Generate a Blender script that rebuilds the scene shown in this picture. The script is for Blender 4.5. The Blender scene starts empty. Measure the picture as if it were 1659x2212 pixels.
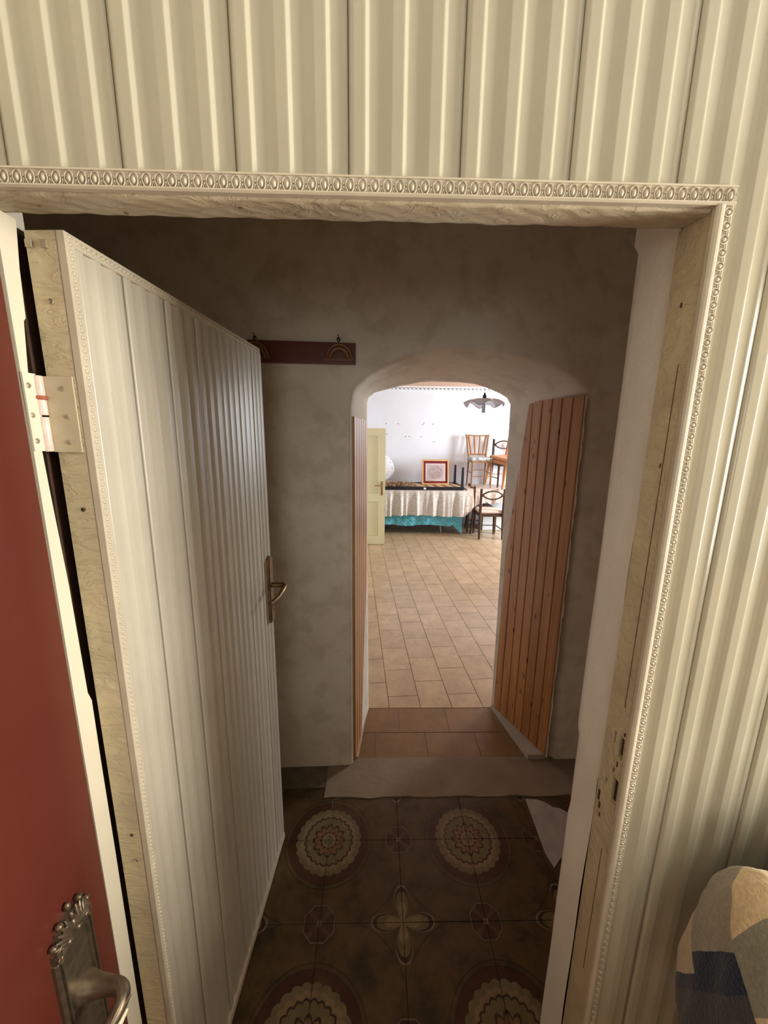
import bpy, math, random
from math import sin, cos, pi, radians, atan2, sqrt
from mathutils import Vector, Matrix
random.seed(7)
D = bpy.data
SC = bpy.context.scene
COL = SC.collection

# ------------------------------------------------------------------ camera
FPX, IH = 831.0, 2212.0
cam_d = D.cameras.new('camera'); cam = D.objects.new('camera', cam_d); COL.objects.link(cam)
cam_d.sensor_fit = 'VERTICAL'; cam_d.sensor_height = 36.0; cam_d.lens = FPX / IH * 36.0
cam_d.clip_start = 0.02
PIT, YAW, ROL = radians(11.55), radians(1.3), radians(.69)
Fv = Vector((sin(YAW)*cos(PIT), cos(YAW)*cos(PIT), -sin(PIT)))
R0 = Vector((cos(YAW), -sin(YAW), 0)); U0 = R0.cross(Fv)
Rv = R0*cos(ROL) + U0*sin(ROL); Uv = -R0*sin(ROL) + U0*cos(ROL)
m = Matrix((Rv, Uv, -Fv)).transposed().to_4x4(); m.translation = Vector((0, 0, 1.75))
cam.matrix_world = m
SC.camera = cam

# ------------------------------------------------------------------ world, exposure, lights
w = D.worlds.new('world'); SC.world = w; w.use_nodes = True
w.node_tree.nodes['Background'].inputs[0].default_value = (.75, .85, 1, 1)
w.node_tree.nodes['Background'].inputs[1].default_value = 1.0
SC.view_settings.view_transform = 'Standard'; SC.view_settings.look = 'None'
SC.view_settings.exposure = 0.0; SC.view_settings.gamma = 1.0
SC.view_settings.use_curve_mapping = False
SC.cycles.max_bounces = 10; SC.cycles.diffuse_bounces = 6
SC.cycles.sample_clamp_indirect = 6

def area(name, loc, aim, sx, sy, power, color):
    l = D.lights.new(name, 'AREA'); l.shape = 'RECTANGLE'; l.size = sx; l.size_y = sy
    l.energy = power; l.color = color
    o = D.objects.new(name, l); COL.objects.link(o); o.location = loc
    o.rotation_euler = (Vector(aim) - Vector(loc)).to_track_quat('-Z', 'Y').to_euler()
    return o
# daylight through the front room's side window, and the far room's two windows
area('window_light_front', (2.10, .03, 1.72), (0, .05, 1.55), .44, 1.2, 84, (1.0, .965, .88))
area('window_light_back', (-.30, -2.68, 1.62), (.0, 0, 1.55), 1.5, 1.1, 22, (1.0, .97, .87))
area('window_light_far', (4.25, 5.5, 1.85), (1.0, 6.3, 1.2), 1.0, 1.2, 215, (.90, .96, 1.0))

# ------------------------------------------------------------------ mesh builder
class MB:
    def __init__(s): s.v = []; s.f = []; s.sm = []
    def add(s, vs, fs, smooth=False):
        n = len(s.v); s.v += [tuple(p) for p in vs]
        for f in fs: s.f.append(tuple(i+n for i in f)); s.sm.append(smooth)
        return s
    def box(s, x0, x1, y0, y1, z0, z1, M=None):
        v = [(x, y, z) for z in (z0, z1) for y in (y0, y1) for x in (x0, x1)]
        if M: v = [tuple(M @ Vector(p)) for p in v]
        return s.add(v, [(0,2,3,1),(4,5,7,6),(0,1,5,4),(2,6,7,3),(0,4,6,2),(1,3,7,5)])
    def bbox(s, x0, x1, y0, y1, z0, z1, b, M=None):
        """box with chamfered vertical and top edges"""
        v = []; 
        for (z, i) in ((z0, b), (z0+b, 0), (z1-b, 0), (z1, b)):
            X0, X1, Y0, Y1 = x0+i, x1-i, y0+i, y1-i; c = b*.6
            v += [(X0+c,Y0,z),(X1-c,Y0,z),(X1,Y0+c,z),(X1,Y1-c,z),(X1-c,Y1,z),(X0+c,Y1,z),(X0,Y1-c,z),(X0,Y0+c,z)]
        if M: v = [tuple(M @ Vector(p)) for p in v]
        f = [tuple(range(7, -1, -1)), tuple(range(24, 32))]
        for r in range(3):
            for k in range(8): f.append((r*8+k, r*8+(k+1) % 8, r*8+8+(k+1) % 8, r*8+8+k))
        return s.add(v, f)
    def tube(s, pts, rad, n=8, cap=True, flat=1.0):
        pts = [Vector(p) for p in pts]; k = len(pts)
        rad = rad if isinstance(rad, (list, tuple)) else [rad]*k
        up = Vector((0, 0, 1)); v = []
        d0 = (pts[1]-pts[0]).normalized()
        if abs(d0.z) > .95: up = Vector((0, 1, 0))
        a = d0.cross(up).normalized()
        for i, p in enumerate(pts):
            d = (pts[min(i+1, k-1)] - pts[max(i-1, 0)]).normalized()
            a = (a - d*a.dot(d)).normalized(); b = d.cross(a)
            for j in range(n):
                t = 2*pi*j/n; v.append(p + (a*cos(t) + b*sin(t)*flat)*rad[i])
        f = []
        for i in range(k-1):
            for j in range(n): f.append((i*n+j, i*n+(j+1) % n, (i+1)*n+(j+1) % n, (i+1)*n+j))
        s.add(v, f, True)
        if cap: s.add([v[j] for j in range(n)], [tuple(range(n-1, -1, -1))]); s.add(v[-n:], [tuple(range(n))])
        return s
    def lathe(s, prof, n=16, M=None, smooth=True):
        v = []
        for (r, z) in prof:
            for j in range(n): t = 2*pi*j/n; v.append(Vector((r*cos(t), r*sin(t), z)))
        if M: v = [M @ p for p in v]
        f = [(i*n+j, i*n+(j+1) % n, (i+1)*n+(j+1) % n, (i+1)*n+j) for i in range(len(prof)-1) for j in range(n)]
        return s.add(v, f, smooth)
    def ball(s, c, r, nu=10, nv=6, M=None):
        prof = [(sin(pi*i/nv) if 0 < i < nv else .001, -cos(pi*i/nv)) for i in range(nv+1)]
        T = Matrix.Translation(c) @ (M or Matrix()) @ Matrix.Diagonal((r[0], r[1], r[2], 1))
        return s.lathe(prof, nu, T)
    def prism(s, poly, d, M=None):
        """2D polygon (x,y) extruded along z from 0 to d, transformed by M"""
        n = len(poly); v = [Vector((x, y, z)) for z in (0, d) for (x, y) in poly]
        if M: v = [M @ p for p in v]
        f = [tuple(range(n-1, -1, -1)), tuple(range(n, 2*n))] + [(i, (i+1) % n, n+(i+1) % n, n+i) for i in range(n)]
        return s.add(v, f)
    def grid(s, fn, nu, nv, smooth=True, closeu=False):
        v = [fn(i/nu, j/nv) for j in range(nv+1) for i in range(nu+1)]
        return s.add(v, [(j*(nu+1)+i, j*(nu+1)+i+1, (j+1)*(nu+1)+i+1, (j+1)*(nu+1)+i) for j in range(nv) for i in range(nu)], smooth)
    def mesh(s, name):
        me = D.meshes.new(name); me.from_pydata(s.v, [], s.f)
        me.polygons.foreach_set('use_smooth', s.sm); me.validate(); me.update(); return me

def rootloc(p):
    l = Vector((0, 0, 0))
    while p is not None: l += p.location; p = p.parent
    return l
def obj(name, mb, mat, parent=None, kind=None, label=None, cat=None, group=None, local=False, fixn=True):
    """world-space geometry -> one mesh object (parents are never rotated when local is False)"""
    if isinstance(mb, MB):
        me = mb.mesh(name)
        if fixn:
            import bmesh
            bm = bmesh.new(); bm.from_mesh(me); bmesh.ops.recalc_face_normals(bm, faces=bm.faces); bm.to_mesh(me); bm.free()
        if parent is not None and not local:
            me.transform(Matrix.Translation(-rootloc(parent)))
        if mat: me.materials.append(mat)
    else: me = mb
    o = D.objects.new(name, me); COL.objects.link(o); o.parent = parent
    tag(o, label, cat, group, kind); return o
def tag(o, label=None, cat=None, group=None, kind=None):
    for k, v in (('label', label), ('category', cat), ('group', group), ('kind', kind)):
        if v: o[k] = v
def thing(name, label, cat, loc=(0, 0, 0), group=None):
    o = D.objects.new(name, None); COL.objects.link(o); o.location = loc; o.empty_display_size = .05
    tag(o, label, cat, group, 'thing'); return o
def dup(src, label, loc=None, rot=None, scale=None, mats=None, group=None):
    def cp(o, par):
        c = o.copy(); COL.objects.link(c); c.parent = par
        if mats and o.data and o.data.materials and o.data.materials[0] in mats:
            c.data = o.data.copy(); c.data.materials[0] = mats[o.data.materials[0]]
        for ch in o.children: cp(ch, c)
        return c
    r = cp(src, None); r['label'] = label
    if group: r['group'] = group
    if loc: r.location = loc
    if rot: r.rotation_euler = rot
    if scale: r.scale = (scale,)*3
    return r
def soft(o, lv=1):
    md = o.modifiers.new('sub', 'SUBSURF'); md.levels = lv; md.render_levels = lv; return o

# ------------------------------------------------------------------ node materials
class NM:
    def __init__(s, name, rough=.6, metal=0., spec=.5):
        s.m = D.materials.new(name); s.m.use_nodes = True; s.t = s.m.node_tree; s.n = s.t.nodes
        s.b = s.n['Principled BSDF']; s.b.inputs['Roughness'].default_value = rough
        s.b.inputs['Metallic'].default_value = metal; s.b.inputs['Specular IOR Level'].default_value = spec
        s._p = None
    def L(s, a, b): s.t.links.new(a, b)
    def pos(s):
        if not s._p: s._p = s.n.new('ShaderNodeNewGeometry').outputs['Position']
        return s._p
    def objc(s): return s.n.new('ShaderNodeTexCoord').outputs['Object']
    def val(s, x, sock):
        if isinstance(x, (int, float)): sock.default_value = x
        else: s.L(x, sock)
    def math(s, op, a, b=0., c=None):
        q = s.n.new('ShaderNodeMath'); q.operation = op; s.val(a, q.inputs[0]); s.val(b, q.inputs[1])
        if c is not None: s.val(c, q.inputs[2])
        return q.outputs[0]
    def scale(s, vec, sc, loc=(0, 0, 0), rot=(0, 0, 0)):
        q = s.n.new('ShaderNodeMapping'); s.L(vec, q.inputs['Vector'])
        q.inputs['Scale'].default_value = sc; q.inputs['Location'].default_value = loc; q.inputs['Rotation'].default_value = rot
        return q.outputs[0]
    def noise(s, vec, sc=5., det=4., rough=.55, dist=0.):
        q = s.n.new('ShaderNodeTexNoise'); s.L(vec, q.inputs['Vector']); q.inputs['Scale'].default_value = sc
        q.inputs['Detail'].default_value = det; q.inputs['Roughness'].default_value = rough; q.inputs['Distortion'].default_value = dist
        return q.outputs['Fac']
    def voro(s, vec, sc=5., feat='F1', out='Distance'):
        q = s.n.new('ShaderNodeTexVoronoi'); s.L(vec, q.inputs['Vector']); q.inputs['Scale'].default_value = sc; q.feature = feat
        return q.outputs[out]
    def ramp(s, fac, stops, interp='LINEAR'):
        q = s.n.new('ShaderNodeValToRGB'); q.color_ramp.interpolation = interp; s.L(fac, q.inputs[0])
        e = q.color_ramp.elements
        while len(e) > 1: e.remove(e[-1])
        e[0].position = stops[0][0]; e[0].color = (*stops[0][1], 1) if not isinstance(stops[0][1], (int, float)) else (stops[0][1],)*3+(1,)
        for p, c in stops[1:]:
            q2 = e.new(p); q2.color = (*c, 1) if not isinstance(c, (int, float)) else (c, c, c, 1)
        return q.outputs[0]
    def mix(s, f, a, b, mode='MIX'):
        q = s.n.new('ShaderNodeMix'); q.data_type = 'RGBA'; q.blend_type = mode; s.val(f, q.inputs[0])
        for x, k in ((a, 6), (b, 7)):
            if isinstance(x, tuple): q.inputs[k].default_value = (*x, 1)
            else: s.L(x, q.inputs[k])
        return q.outputs[2]
    def color(s, c):
        if isinstance(c, tuple): s.b.inputs['Base Color'].default_value = (*c, 1)
        else: s.L(c, s.b.inputs['Base Color'])
        return s
    def bump(s, h, strength=.3, dist=.01):
        q = s.n.new('ShaderNodeBump'); q.inputs['Strength'].default_value = strength; q.inputs['Distance'].default_value = dist
        s.L(h, q.inputs['Height']); s.L(q.outputs[0], s.b.inputs['Normal']); return s
    def rnd(s): return s.n.new('ShaderNodeObjectInfo').outputs['Random']

def paint(name, c, rough=.4, var=.12, sc=6., bsc=30., bst=.15, bd=.004, spec=.5):
    a = NM(name, rough, 0, spec); n = a.noise(a.pos(), sc, 5)
    lo = tuple(x*(1-var) for x in c); hi = tuple(min(1, x*(1+var)) for x in c)
    a.color(a.ramp(n, [(.3, lo), (.7, hi)])); a.bump(a.noise(a.pos(), bsc, 4), bst, bd); return a.m
def wood(name, c, dark, rough=.45, axis=2, grain=26., knots=True, coord='pos', pl=.0, bst=.1):
    a = NM(name, rough); p = a.pos() if coord == 'pos' else a.objc()
    s = [grain, grain, grain]; s[axis] = grain*.05
    n = a.noise(a.scale(p, tuple(s)), 1.6, 6, .6, .6)
    col = a.ramp(n, [(.3, dark), (.5, tuple((x+y)/2 for x, y in zip(c, dark))), (.68, c)])
    if knots:
        s2 = [15., 15., 15.]; s2[axis] = 6.
        k = a.voro(a.scale(p, tuple(s2)), 1.0)
        col = a.mix(a.ramp(k, [(.05, 1.), (.14, 0.)]), col, tuple(x*.35 for x in dark))
    if pl:
        v = a.math('MULTIPLY_ADD', a.rnd(), pl, 1-pl/2)
        cc = a.n.new('ShaderNodeCombineColor')
        for i in range(3): a.L(v, cc.inputs[i])
        col = a.mix(1., col, cc.outputs[0], 'MULTIPLY')
    a.color(col); a.bump(n, bst, .003); return a.m

M = {}
M['cladding'] = paint('cream_gloss_cladding', (.46, .415, .30), .22, .05, 5, 60, .03, .001, .6)
M['door_clad'] = paint('cream_gloss_door_cladding', (.52, .47, .365), .30, .06, 5, 60, .04, .001, .6)
M['trim'] = paint('cream_moulding_paint', (.56, .49, .36), .35, .08, 20, 120, .1, .001, .55)
def oldpaint(name, c):
    a = NM(name, .42, 0, .5); n = a.noise(a.scale(a.pos(), (9, 9, 9)), 1., 6, .6)
    fl = a.noise(a.scale(a.pos(), (7, 14, 22)), 2.2, 5, .6, 1.2)
    col = a.ramp(n, [(.3, tuple(x*.82 for x in c)), (.7, tuple(x*1.12 for x in c))])
    sp = a.ramp(a.voro(a.scale(a.pos(), (14, 14, 10)), 1.), [(.035, 1.), (.055, 0.)])
    col = a.mix(sp, col, (.16, .10, .05))
    a.color(col); a.bump(a.math('ADD', fl, a.math('MULTIPLY', a.ramp(fl, [(.48, 0.), (.52, 1.)]), .25)), .5, .006); return a.m
M['frame'] = oldpaint('old_tan_frame_paint', (.58, .485, .30))
M['lintel'] = oldpaint('flaking_cream_lintel_paint', (.50, .42, .28))
M['jamb_light'] = paint('pale_cream_paint', (.74, .67, .52), .38, .04, 4, 40, .12, .002)
M['plaster'] = paint('white_plaster', (.78, .73, .64), .85, .07, 3, 14, .35, .012, .2)
def oldwall():
    a = NM('passage_plaster', .9, 0, .15); n = a.noise(a.pos(), 2.6, 6, .6); n2 = a.noise(a.pos(), 9, 5)
    c1 = a.ramp(n, [(.35, (.68, .60, .49)), (.65, (.79, .73, .635))])
    c2 = a.mix(a.math('MULTIPLY', a.ramp(n2, [(.5, 0.), (.62, 1.)]), .3), c1, (.44, .37, .28))
    a.color(c2); a.bump(a.noise(a.pos(), 7, 5), .35, .012); return a.m
M['oldwall'] = oldwall()
M['farwall'] = paint('white_far_wall', (.76, .80, .86), .8, .03, 2, 18, .1, .006, .2)
M['salmon'] = paint('salmon_ceiling', (.66, .42, .31), .8, .05, 3)
M['white'] = paint('white_moulding', (.80, .80, .80), .6, .03)
M['room'] = paint('cream_room_wall', (.62, .57, .47), .7, .05)
M['pine'] = wood('pine_planks', (.52, .25, .085), (.34, .135, .04), .33, 2, 22, True, 'pos', .22)
M['pine_edge'] = wood('rough_pine_edge', (.62, .50, .36), (.35, .24, .14), .8, 2, 30, False, 'pos', 0, .6)
M['dark_gap'] = paint('dark_recess_wood', (.05, .022, .010), .8, .3, 30, 60, .4)
M['red'] = NM('red_brown_gloss_door', .3, 0, .55)
_n = M['red'].noise(M['red'].pos(), 4, 5); M['red'].color(M['red'].ramp(_n, [(.3, (.105, .020, .012)), (.7, (.125, .027, .016))]))
M['red'].bump(M['red'].noise(M['red'].pos(), 220, 2), .04, .001); M['red'] = M['red'].m
M['hookwood'] = paint('varnished_hook', (.20, .085, .035), .3, .1)
M['rack'] = wood('mahogany_rack', (.16, .028, .008), (.10, .016, .005), .35, 0, 20, False)
def metal(name, c, rough, bsc=80, bst=.2, metalv=1.):
    a = NM(name, rough, metalv); n = a.noise(a.pos(), 60, 4)
    a.color(a.ramp(n, [(.3, tuple(x*.6 for x in c)), (.7, c)])); a.bump(a.noise(a.pos(), bsc, 3), bst, .001); return a.m
M['bronze'] = metal('aged_bronze', (.30, .19, .10), .38)
M['pewter'] = metal('antique_pewter', (.25, .19, .125), .40, 160, .12, .75)
M['brass'] = metal('dull_brass', (.42, .27, .12), .4)
M['iron'] = metal('dark_iron', (.06, .05, .045), .5)
M['screw'] = metal('painted_screw', (.45, .38, .26), .4, metalv=.3)
M['ivory'] = paint('ivory_inlay', (.80, .68, .45), .25, .05)
M['hinge'] = paint('painted_hinge', (.52, .44, .29), .35, .06, 30, 90, .15, .001)
M['hinge_pin'] = paint('pinkish_painted_barrel', (.72, .58, .50), .3, .1, 60)
M['rust'] = paint('red_rust_ring', (.38, .10, .05), .6, .2, 60)

M['midwood0'] = wood('blocker_wood', (.34, .20, .10), (.22, .12, .06), .5, 2)
# ================================================================== STRUCTURE
KS = 'structure'
YW = .545                         # face of the cladding
# ---- front room shell
def rect(x0, x1, y0, y1, z0, z1): return MB().box(x0, x1, y0, y1, z0, z1)
obj('floor', rect(-1.7, 2.3, -2.8, .60, -.08, 0), paint('front_floor_tile', (.33, .26, .19), .4), kind=KS)
obj('ceiling', rect(-1.7, 2.3, -2.8, .595, 3.0, 3.1), M['white'], kind=KS)
obj('wall_back', rect(-1.7, -1.06, -2.8, -2.7, 0, 3.0).box(.46, 2.3, -2.8, -2.7, 0, 3.0).box(-1.06, .46, -2.8, -2.7, 0, 1.05).box(-1.06, .46, -2.8, -2.7, 2.2, 3.0), M['room'], kind=KS)
wr = MB()
wr.box(2.05, 2.15, -2.7, -.21, 0, 3).box(2.05, 2.15, .27, .60, 0, 3).box(2.05, 2.15, -.21, .27, 0, 1.05).box(2.05, 2.15, -.21, .27, 2.35, 3)
obj('wall_right', wr, M['room'], kind=KS)
# ---- left wall of the front room holding the red door
wl = MB(); wl.box(-.80, -.53, -.60, -.42, 0, 3).box(-1.7, -1.6, -2.7, -.60, 0, 3).box(-1.7, -.80, -.60, -.50, 0, 3).box(-.80, -.53, -.42, .54, 2.04, 3).box(-.80, -.56, -.42, .6, 0, 2.04)
obj('wall_left', wl, M['room'], kind=KS)

# ---- ribbed cladding profile
def rib_profile(width, nrib, sc=1.):
    """(x, y) points, y negative = towards the viewer; seams at both ends"""
    p = width/nrib; pts = [(0, -.0002*sc), (.0008, -.0026*sc)]
    for k in range(nrib):
        c = (k+.5)*p; h = p*.5
        seg = [(-h*.97, -.0030), (-h*.76, -.0055), (-h*.68, -.0058), (-h*.20, -.0059), (-h*.12, -.0062), (-h*.085, -.0058), (h*.055, -.0012), (h*.09, -.0008), (h*.16, -.0006), (h*.64, -.0004), (h*.72, -.0006), (h*.97, -.0028)]
        pts += [(c+x, y*sc) for x, y in seg]
    pts += [(width-.0008, -.0026*sc), (width, -.0002*sc)]
    return pts
def clip(pts, a, b):
    out = []
    for (x0, y0), (x1, y1) in zip(pts, pts[1:]):
        if x1 <= a or x0 >= b or x1 <= x0: continue
        l, r = max(x0, a), min(x1, b); f = lambda x: y0+(y1-y0)*(x-x0)/(x1-x0)
        if not out or abs(out[-1][0]-l) > 1e-7: out.append((l, f(l)))
        out.append((r, f(r)))
    return out
def plank(mb, pts, org, du, dn, z0, z1, zs=None):
    """extrude a profile vertically: du = horizontal direction, dn = direction of +y"""
    n = len(pts); v = []
    for k, z in enumerate((z0, z1)):
        for (x, y) in pts:
            zz = z if not (zs and k == 1) else zs(x)
            v.append((org[0]+du[0]*x+dn[0]*y, org[1]+du[1]*x+dn[1]*y, zz))
    mb.add(v, [(i, i+1, n+i+1, n+i) for i in range(n-1)], True)
PW = .1355; S0 = -.0355 - PW*5
wf = MB(); wf.box(-.56, 2.05, YW+.006, .598, 2.075, 3.0).box(.465, 2.05, YW+.006, .598, 0, 2.075)
wall_front = obj('wall_front', wf, M['dark_gap'], kind=KS)
prof = rib_profile(PW, 3)
for k in range(0, 21):
    x0 = S0 + k*PW; mb = MB()
    if x0 > 2.04: break
    x1 = min(x0+PW, 2.05)
    pr = clip(prof, max(0, -.53-x0), x1-x0)
    if not pr: continue
    plank(mb, pr, (x0, YW), (1, 0), (0, 1), 2.05 if x1 > -.6 and x0 < .44 else 0, 3.0)
    if x0 < .445 < x1:
        plank(mb, clip(prof, .446-x0, x1-x0), (x0, YW), (1, 0), (0, 1), 0, 2.05)
    o = obj('cladding_panel', mb, M['cladding'], wall_front, fixn=False)
# ---- masonry behind, above the opening and to the right (passage side)
obj('wall_left_inner', MB().box(-1.32, -.56, .60, .70, 0, 2.10), M['oldwall'], kind=KS)
obj('wall_front_inner', MB().box(-1.32, 1.45, .60, .70, 2.10, 2.95), M['oldwall'], kind=KS)

# ---- wooden frame of the doorway
ft = MB()
def lint(u, v):
    x = -.53 + u*.98
    prof_ = [(.546, 2.052), (.544, 2.036), (.548, 2.031), (.560, 2.030), (.572, 2.0315), (.590, 2.0335), (.600, 2.036), (.600, 2.075)]
    t = v*(len(prof_)-1); i = min(int(t), len(prof_)-2); fr = t-i
    y = prof_[i][0]*(1-fr)+prof_[i+1][0]*fr; z = prof_[i][1]*(1-fr)+prof_[i+1][1]*fr
    w_ = 1 if .2 < v < .9 else 0
    z += w_*.0006*(sin(x*61+y*190)+.7*sin(x*143-y*260)+.5*sin(x*29)); return (x, y, z)
ft.grid(lint, 160, 21)
door_frame = thing('door_frame', 'wide cream-painted frame round the open doorway, with a flaking lintel and gouged right jamb', 'door frame', (0, .57, 0))
obj('lintel', ft, M['lintel'], door_frame)
# right jamb: face x = .425 with two mortise holes
def holes_face(mb, x, y0, y1, z0, z1, holes, depth):
    ys = sorted({y0, y1, *[h[0] for h in holes], *[h[1] for h in holes]}); zs = sorted({z0, z1, *[h[2] for h in holes], *[h[3] for h in holes]})
    for i in range(len(ys)-1):
        for j in range(len(zs)-1):
            a, b, c, d = ys[i], ys[i+1], zs[j], zs[j+1]
            ins = any(h[0] <= a and b <= h[1] and h[2] <= c and d <= h[3] for h in holes)
            if ins: continue
            mb.add([(x, a, c), (x, b, c), (x, b, d), (x, a, d)], [(0, 1, 2, 3)])
    for (a, b, c, d) in holes:
        X = x+depth
        mb.add([(x,a,c),(x,b,c),(x,b,d),(x,a,d),(X,a,c),(X,b,c),(X,b,d),(X,a,d)], [(0,1,5,4),(1,2,6,5),(2,3,7,6),(3,0,4,7)])
jm = MB(); HO = [(.552, .568, 1.203, 1.246), (.551, .569, 1.108, 1.162), (.574, .580, 1.218, 1.243), (.580, .587, 1.128, 1.140)]
holes_face(jm, .425, .545, .603, 0, 2.034, HO, .016)
jm.add([(.425,.545,0),(.425,.545,2.034),(.470,.545,2.034),(.470,.545,0)], [(0,1,2,3)]).add([(.425,.603,0),(.425,.603,2.034),(.470,.603,2.034),(.470,.603,0)], [(0,1,2,3)])
jr = obj('jamb', jm, M['frame'], door_frame)
for (a, b, c, d) in HO: obj('mortise', MB().box(.434, .445, a-.004, b+.004, c-.004, d+.004), M['dark_gap'], jr, label='dark chiselled latch hole')
for (y, z, dy, dz) in ((.594, 1.09, .004, .02), (.589, 1.072, .003, .012), (.585, 1.055, .0015, .008), (.553, 1.255, .002, .006), (.56, 1.19, .0015, .01), (.566, 1.173, .0012, .008), (.575, 1.93, .002, .006)):
    obj('crack', MB().box(.4235, .426, y-dy/2, y+dy/2, z-dz/2, z+dz/2), M['dark_gap'], jr)
obj('split_line', MB().box(.4244, .426, .5655, .5663, .7, 1.0), M['dark_gap'], jr)
obj('split_line', MB().box(.4244, .426, .563, .5638, 1.3, 1.85), M['dark_gap'], jr)
# left jamb, its back edge chipped
lj = MB(); edge = [(0, .609), (.6, .609), (.95, .611), (1.06, .611), (1.15, .611), (1.28, .612), (1.30, .606), (1.5, .603), (1.66, .596), (1.717, .594), (1.83, .592), (1.86, .595), (1.90, .599), (1.905, .603), (1.97, .606), (2.034, .613)]
n = len(edge); v = []
for (z, y) in edge: v += [(-.5005, .5775-(z-1.2)*.004*-1, z), (-.5005, y, z), (-.545, y, z), (-.545, .5775, z)]
lj.add(v, [(4*i+a, 4*i+b, 4*i+4+b, 4*i+4+a) for i in range(n-1) for a, b in ((0, 1), (1, 2), (2, 3), (3, 0))])
obj('jamb', lj, M['jamb_light'], door_frame, label='pale cream left jamb with a chipped edge')

obj('gap_shade', MB().box(-.56, -.512, .614, .66, 0, 2.03), M['dark_gap'], door_frame, label='dark strip standing in for the shade in the hinge gap')  # dark strip added behind the jamb to give the hinge gap its shade
# ---- egg-and-dart moulding
def moulding(name, L, org, du, dv, dn, label):
    """strip of length L along du, width .022 along dv, proud along -dn"""
    du, dv, dn = Vector(du), Vector(dv), Vector(dn); o0 = Vector(org)
    mb = MB(); pr = [(0, 0), (0, .0075), (.002, .0095), (.004, .0085), (.005, .0050), (.016, .0060), (.019, .0070), (.0195, .0088), (.0215, .0085), (.022, .004), (.022, 0)]
    if du.z > .5: pr = [(0, 0), (0, .0060), (.002, .0075), (.004, .0060), (.0105, .0062), (.0118, .0082), (.0145, .0098), (.0175, .0100), (.0205, .0088), (.022, .0060), (.022, 0)]
    ec = .0062 if du.z > .5 else .0108; es = .68 if du.z > .5 else 1.
    n = len(pr); v = []
    for s in (0, L):
        for (a, h) in pr:
            off = a if name == 'x' else 0
            v.append(o0+du*s+dv*a-dn*h)
    mb.add(v, [(i, i+1, n+i+1, n+i) for i in range(n-1)] + [tuple(range(n)), tuple(range(2*n-1, n-1, -1))])
    ne = int(L/.0152)
    for k in range(ne):
        c = o0+du*((k+.5)*L/ne)+dv*ec-dn*.0056
        T = Matrix((du, dv, -dn)).transposed().to_4x4(); T.translation = c; T = T @ Matrix.Diagonal((.9+.1*es, es, 1, 1))
        mb.ball((0, 0, 0), (1, 1, 1), 8, 4, T @ Matrix.Diagonal((.0030, .0052, .0034, 1)))
        ring = [T @ Vector((.0052*cos(t)*(1+.12*sin(t)), .0078*sin(t), .0016)) for t in [2*pi*j/12 for j in range(13)]]
        mb.tube(ring, .0009, 4, False)
        for s_ in (-1, 1):
            mb.ball((0, 0, 0), (1, 1, 1), 5, 3, T @ Matrix.Translation((s_*.0076, .0018*s_, .0012)) @ Matrix.Diagonal((.0011, .0014, .0014, 1)))
            mb.tube([T @ Vector((s_*.0070, -.002, .001)), T @ Vector((s_*.0060, -.0075, .001))], [.0009, .0006], 4, False)
    return obj(name, mb, M['trim'], door_frame)
XR = .4455
moulding('moulding', XR+.529, (-.529, YW-.000, 2.0335), (1, 0, 0), (0, 0, 1), (0, 1, 0), '')
moulding('moulding', 2.0338, (XR-.0005, YW, 0), (0, 0, 1), (-1, 0, 0), (0, 1, 0), '')

# ---- white plaster pier behind the right jamb
def pier(u, v):
    z = v*2.12
    jog = .006 if z > 1.14 else (-.004)
    if z > 2.06: jog += .014
    w_ = .003*sin(z*7)+.002*sin(z*19+1)
    path = [(.4262, .603), (.428, .62), (.429, .66), (.430, .688+jog+w_*.6), (.436, .70+jog+w_), (.455, .706+jog), (.60, .71), (1.45, .71)]
    t = u*(len(path)-1); i = min(int(t), len(path)-2); fr = t-i
    x = path[i][0]*(1-fr)+path[i+1][0]*fr; y = path[i][1]*(1-fr)+path[i+1][1]*fr
    if z < 1.12-.9*(y-.60)/.1*.22 and x < .45: x -= .0035
    return (x+w_*.4, y, z)
obj('wall_pier', MB().grid(pier, 21, 120), M['plaster'], kind=KS)

# ---- passage shell
obj('wall_passage_left', MB().box(-1.42, -1.30, .60, 1.80, 0, 2.95), M['oldwall'], kind=KS)
obj('wall_passage_right', MB().box(1.45, 1.55, .60, 1.86, 0, 2.95), M['oldwall'], kind=KS)
obj('ceiling_passage', MB().box(-1.42, 1.55, .60, 1.9, 2.95, 3.05), M['oldwall'], kind=KS)
yf = lambda x: 1.757+.026*x
FO = [(-.11,0),(-.11,1.0),(-.108,1.86),(-.10,1.915),(-.085,1.95),(-.03,2.0),(.05,2.045),(.133,2.077),(.292,2.113),(.493,2.107),(.62,2.085),(.699,2.066),(.80,2.035),(.87,2.0),(.935,1.955),(.965,1.90),(.972,1.0),(.985,0)]
BO = [(-.035,0),(-.045,1.0),(-.05,1.84),(-.05,1.915),(-.043,1.94),(-.01,1.967),(.05,1.983),(.118,2.001),(.25,2.028),(.332,2.035),(.43,2.033),(.523,2.024),(.61,2.0),(.68,1.972),(.72,1.95),(.742,1.915),(.755,1.0),(.765,0)]
aw = MB(); NO = len(FO)
def ring(pts, y, grow=0.):
    cx, cz = .43, 1.2
    return [(x+(grow if x > cx else -grow), y if not callable(y) else y(x), z+(grow*.8 if z > 1.88 else 0)) for x, z in pts]
outer = [(-1.32,0),(-1.32,1.0),(-1.32,1.86),(-1.32,2.1),(-1.32,2.5),(-1.32,2.95),(-.5,2.95),(0,2.95),(.29,2.95),(.49,2.95),(.65,2.95),(.8,2.95),(1.0,2.95),(1.45,2.95),(1.45,2.5),(1.45,2.1),(1.45,1.0),(1.45,0)]
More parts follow.
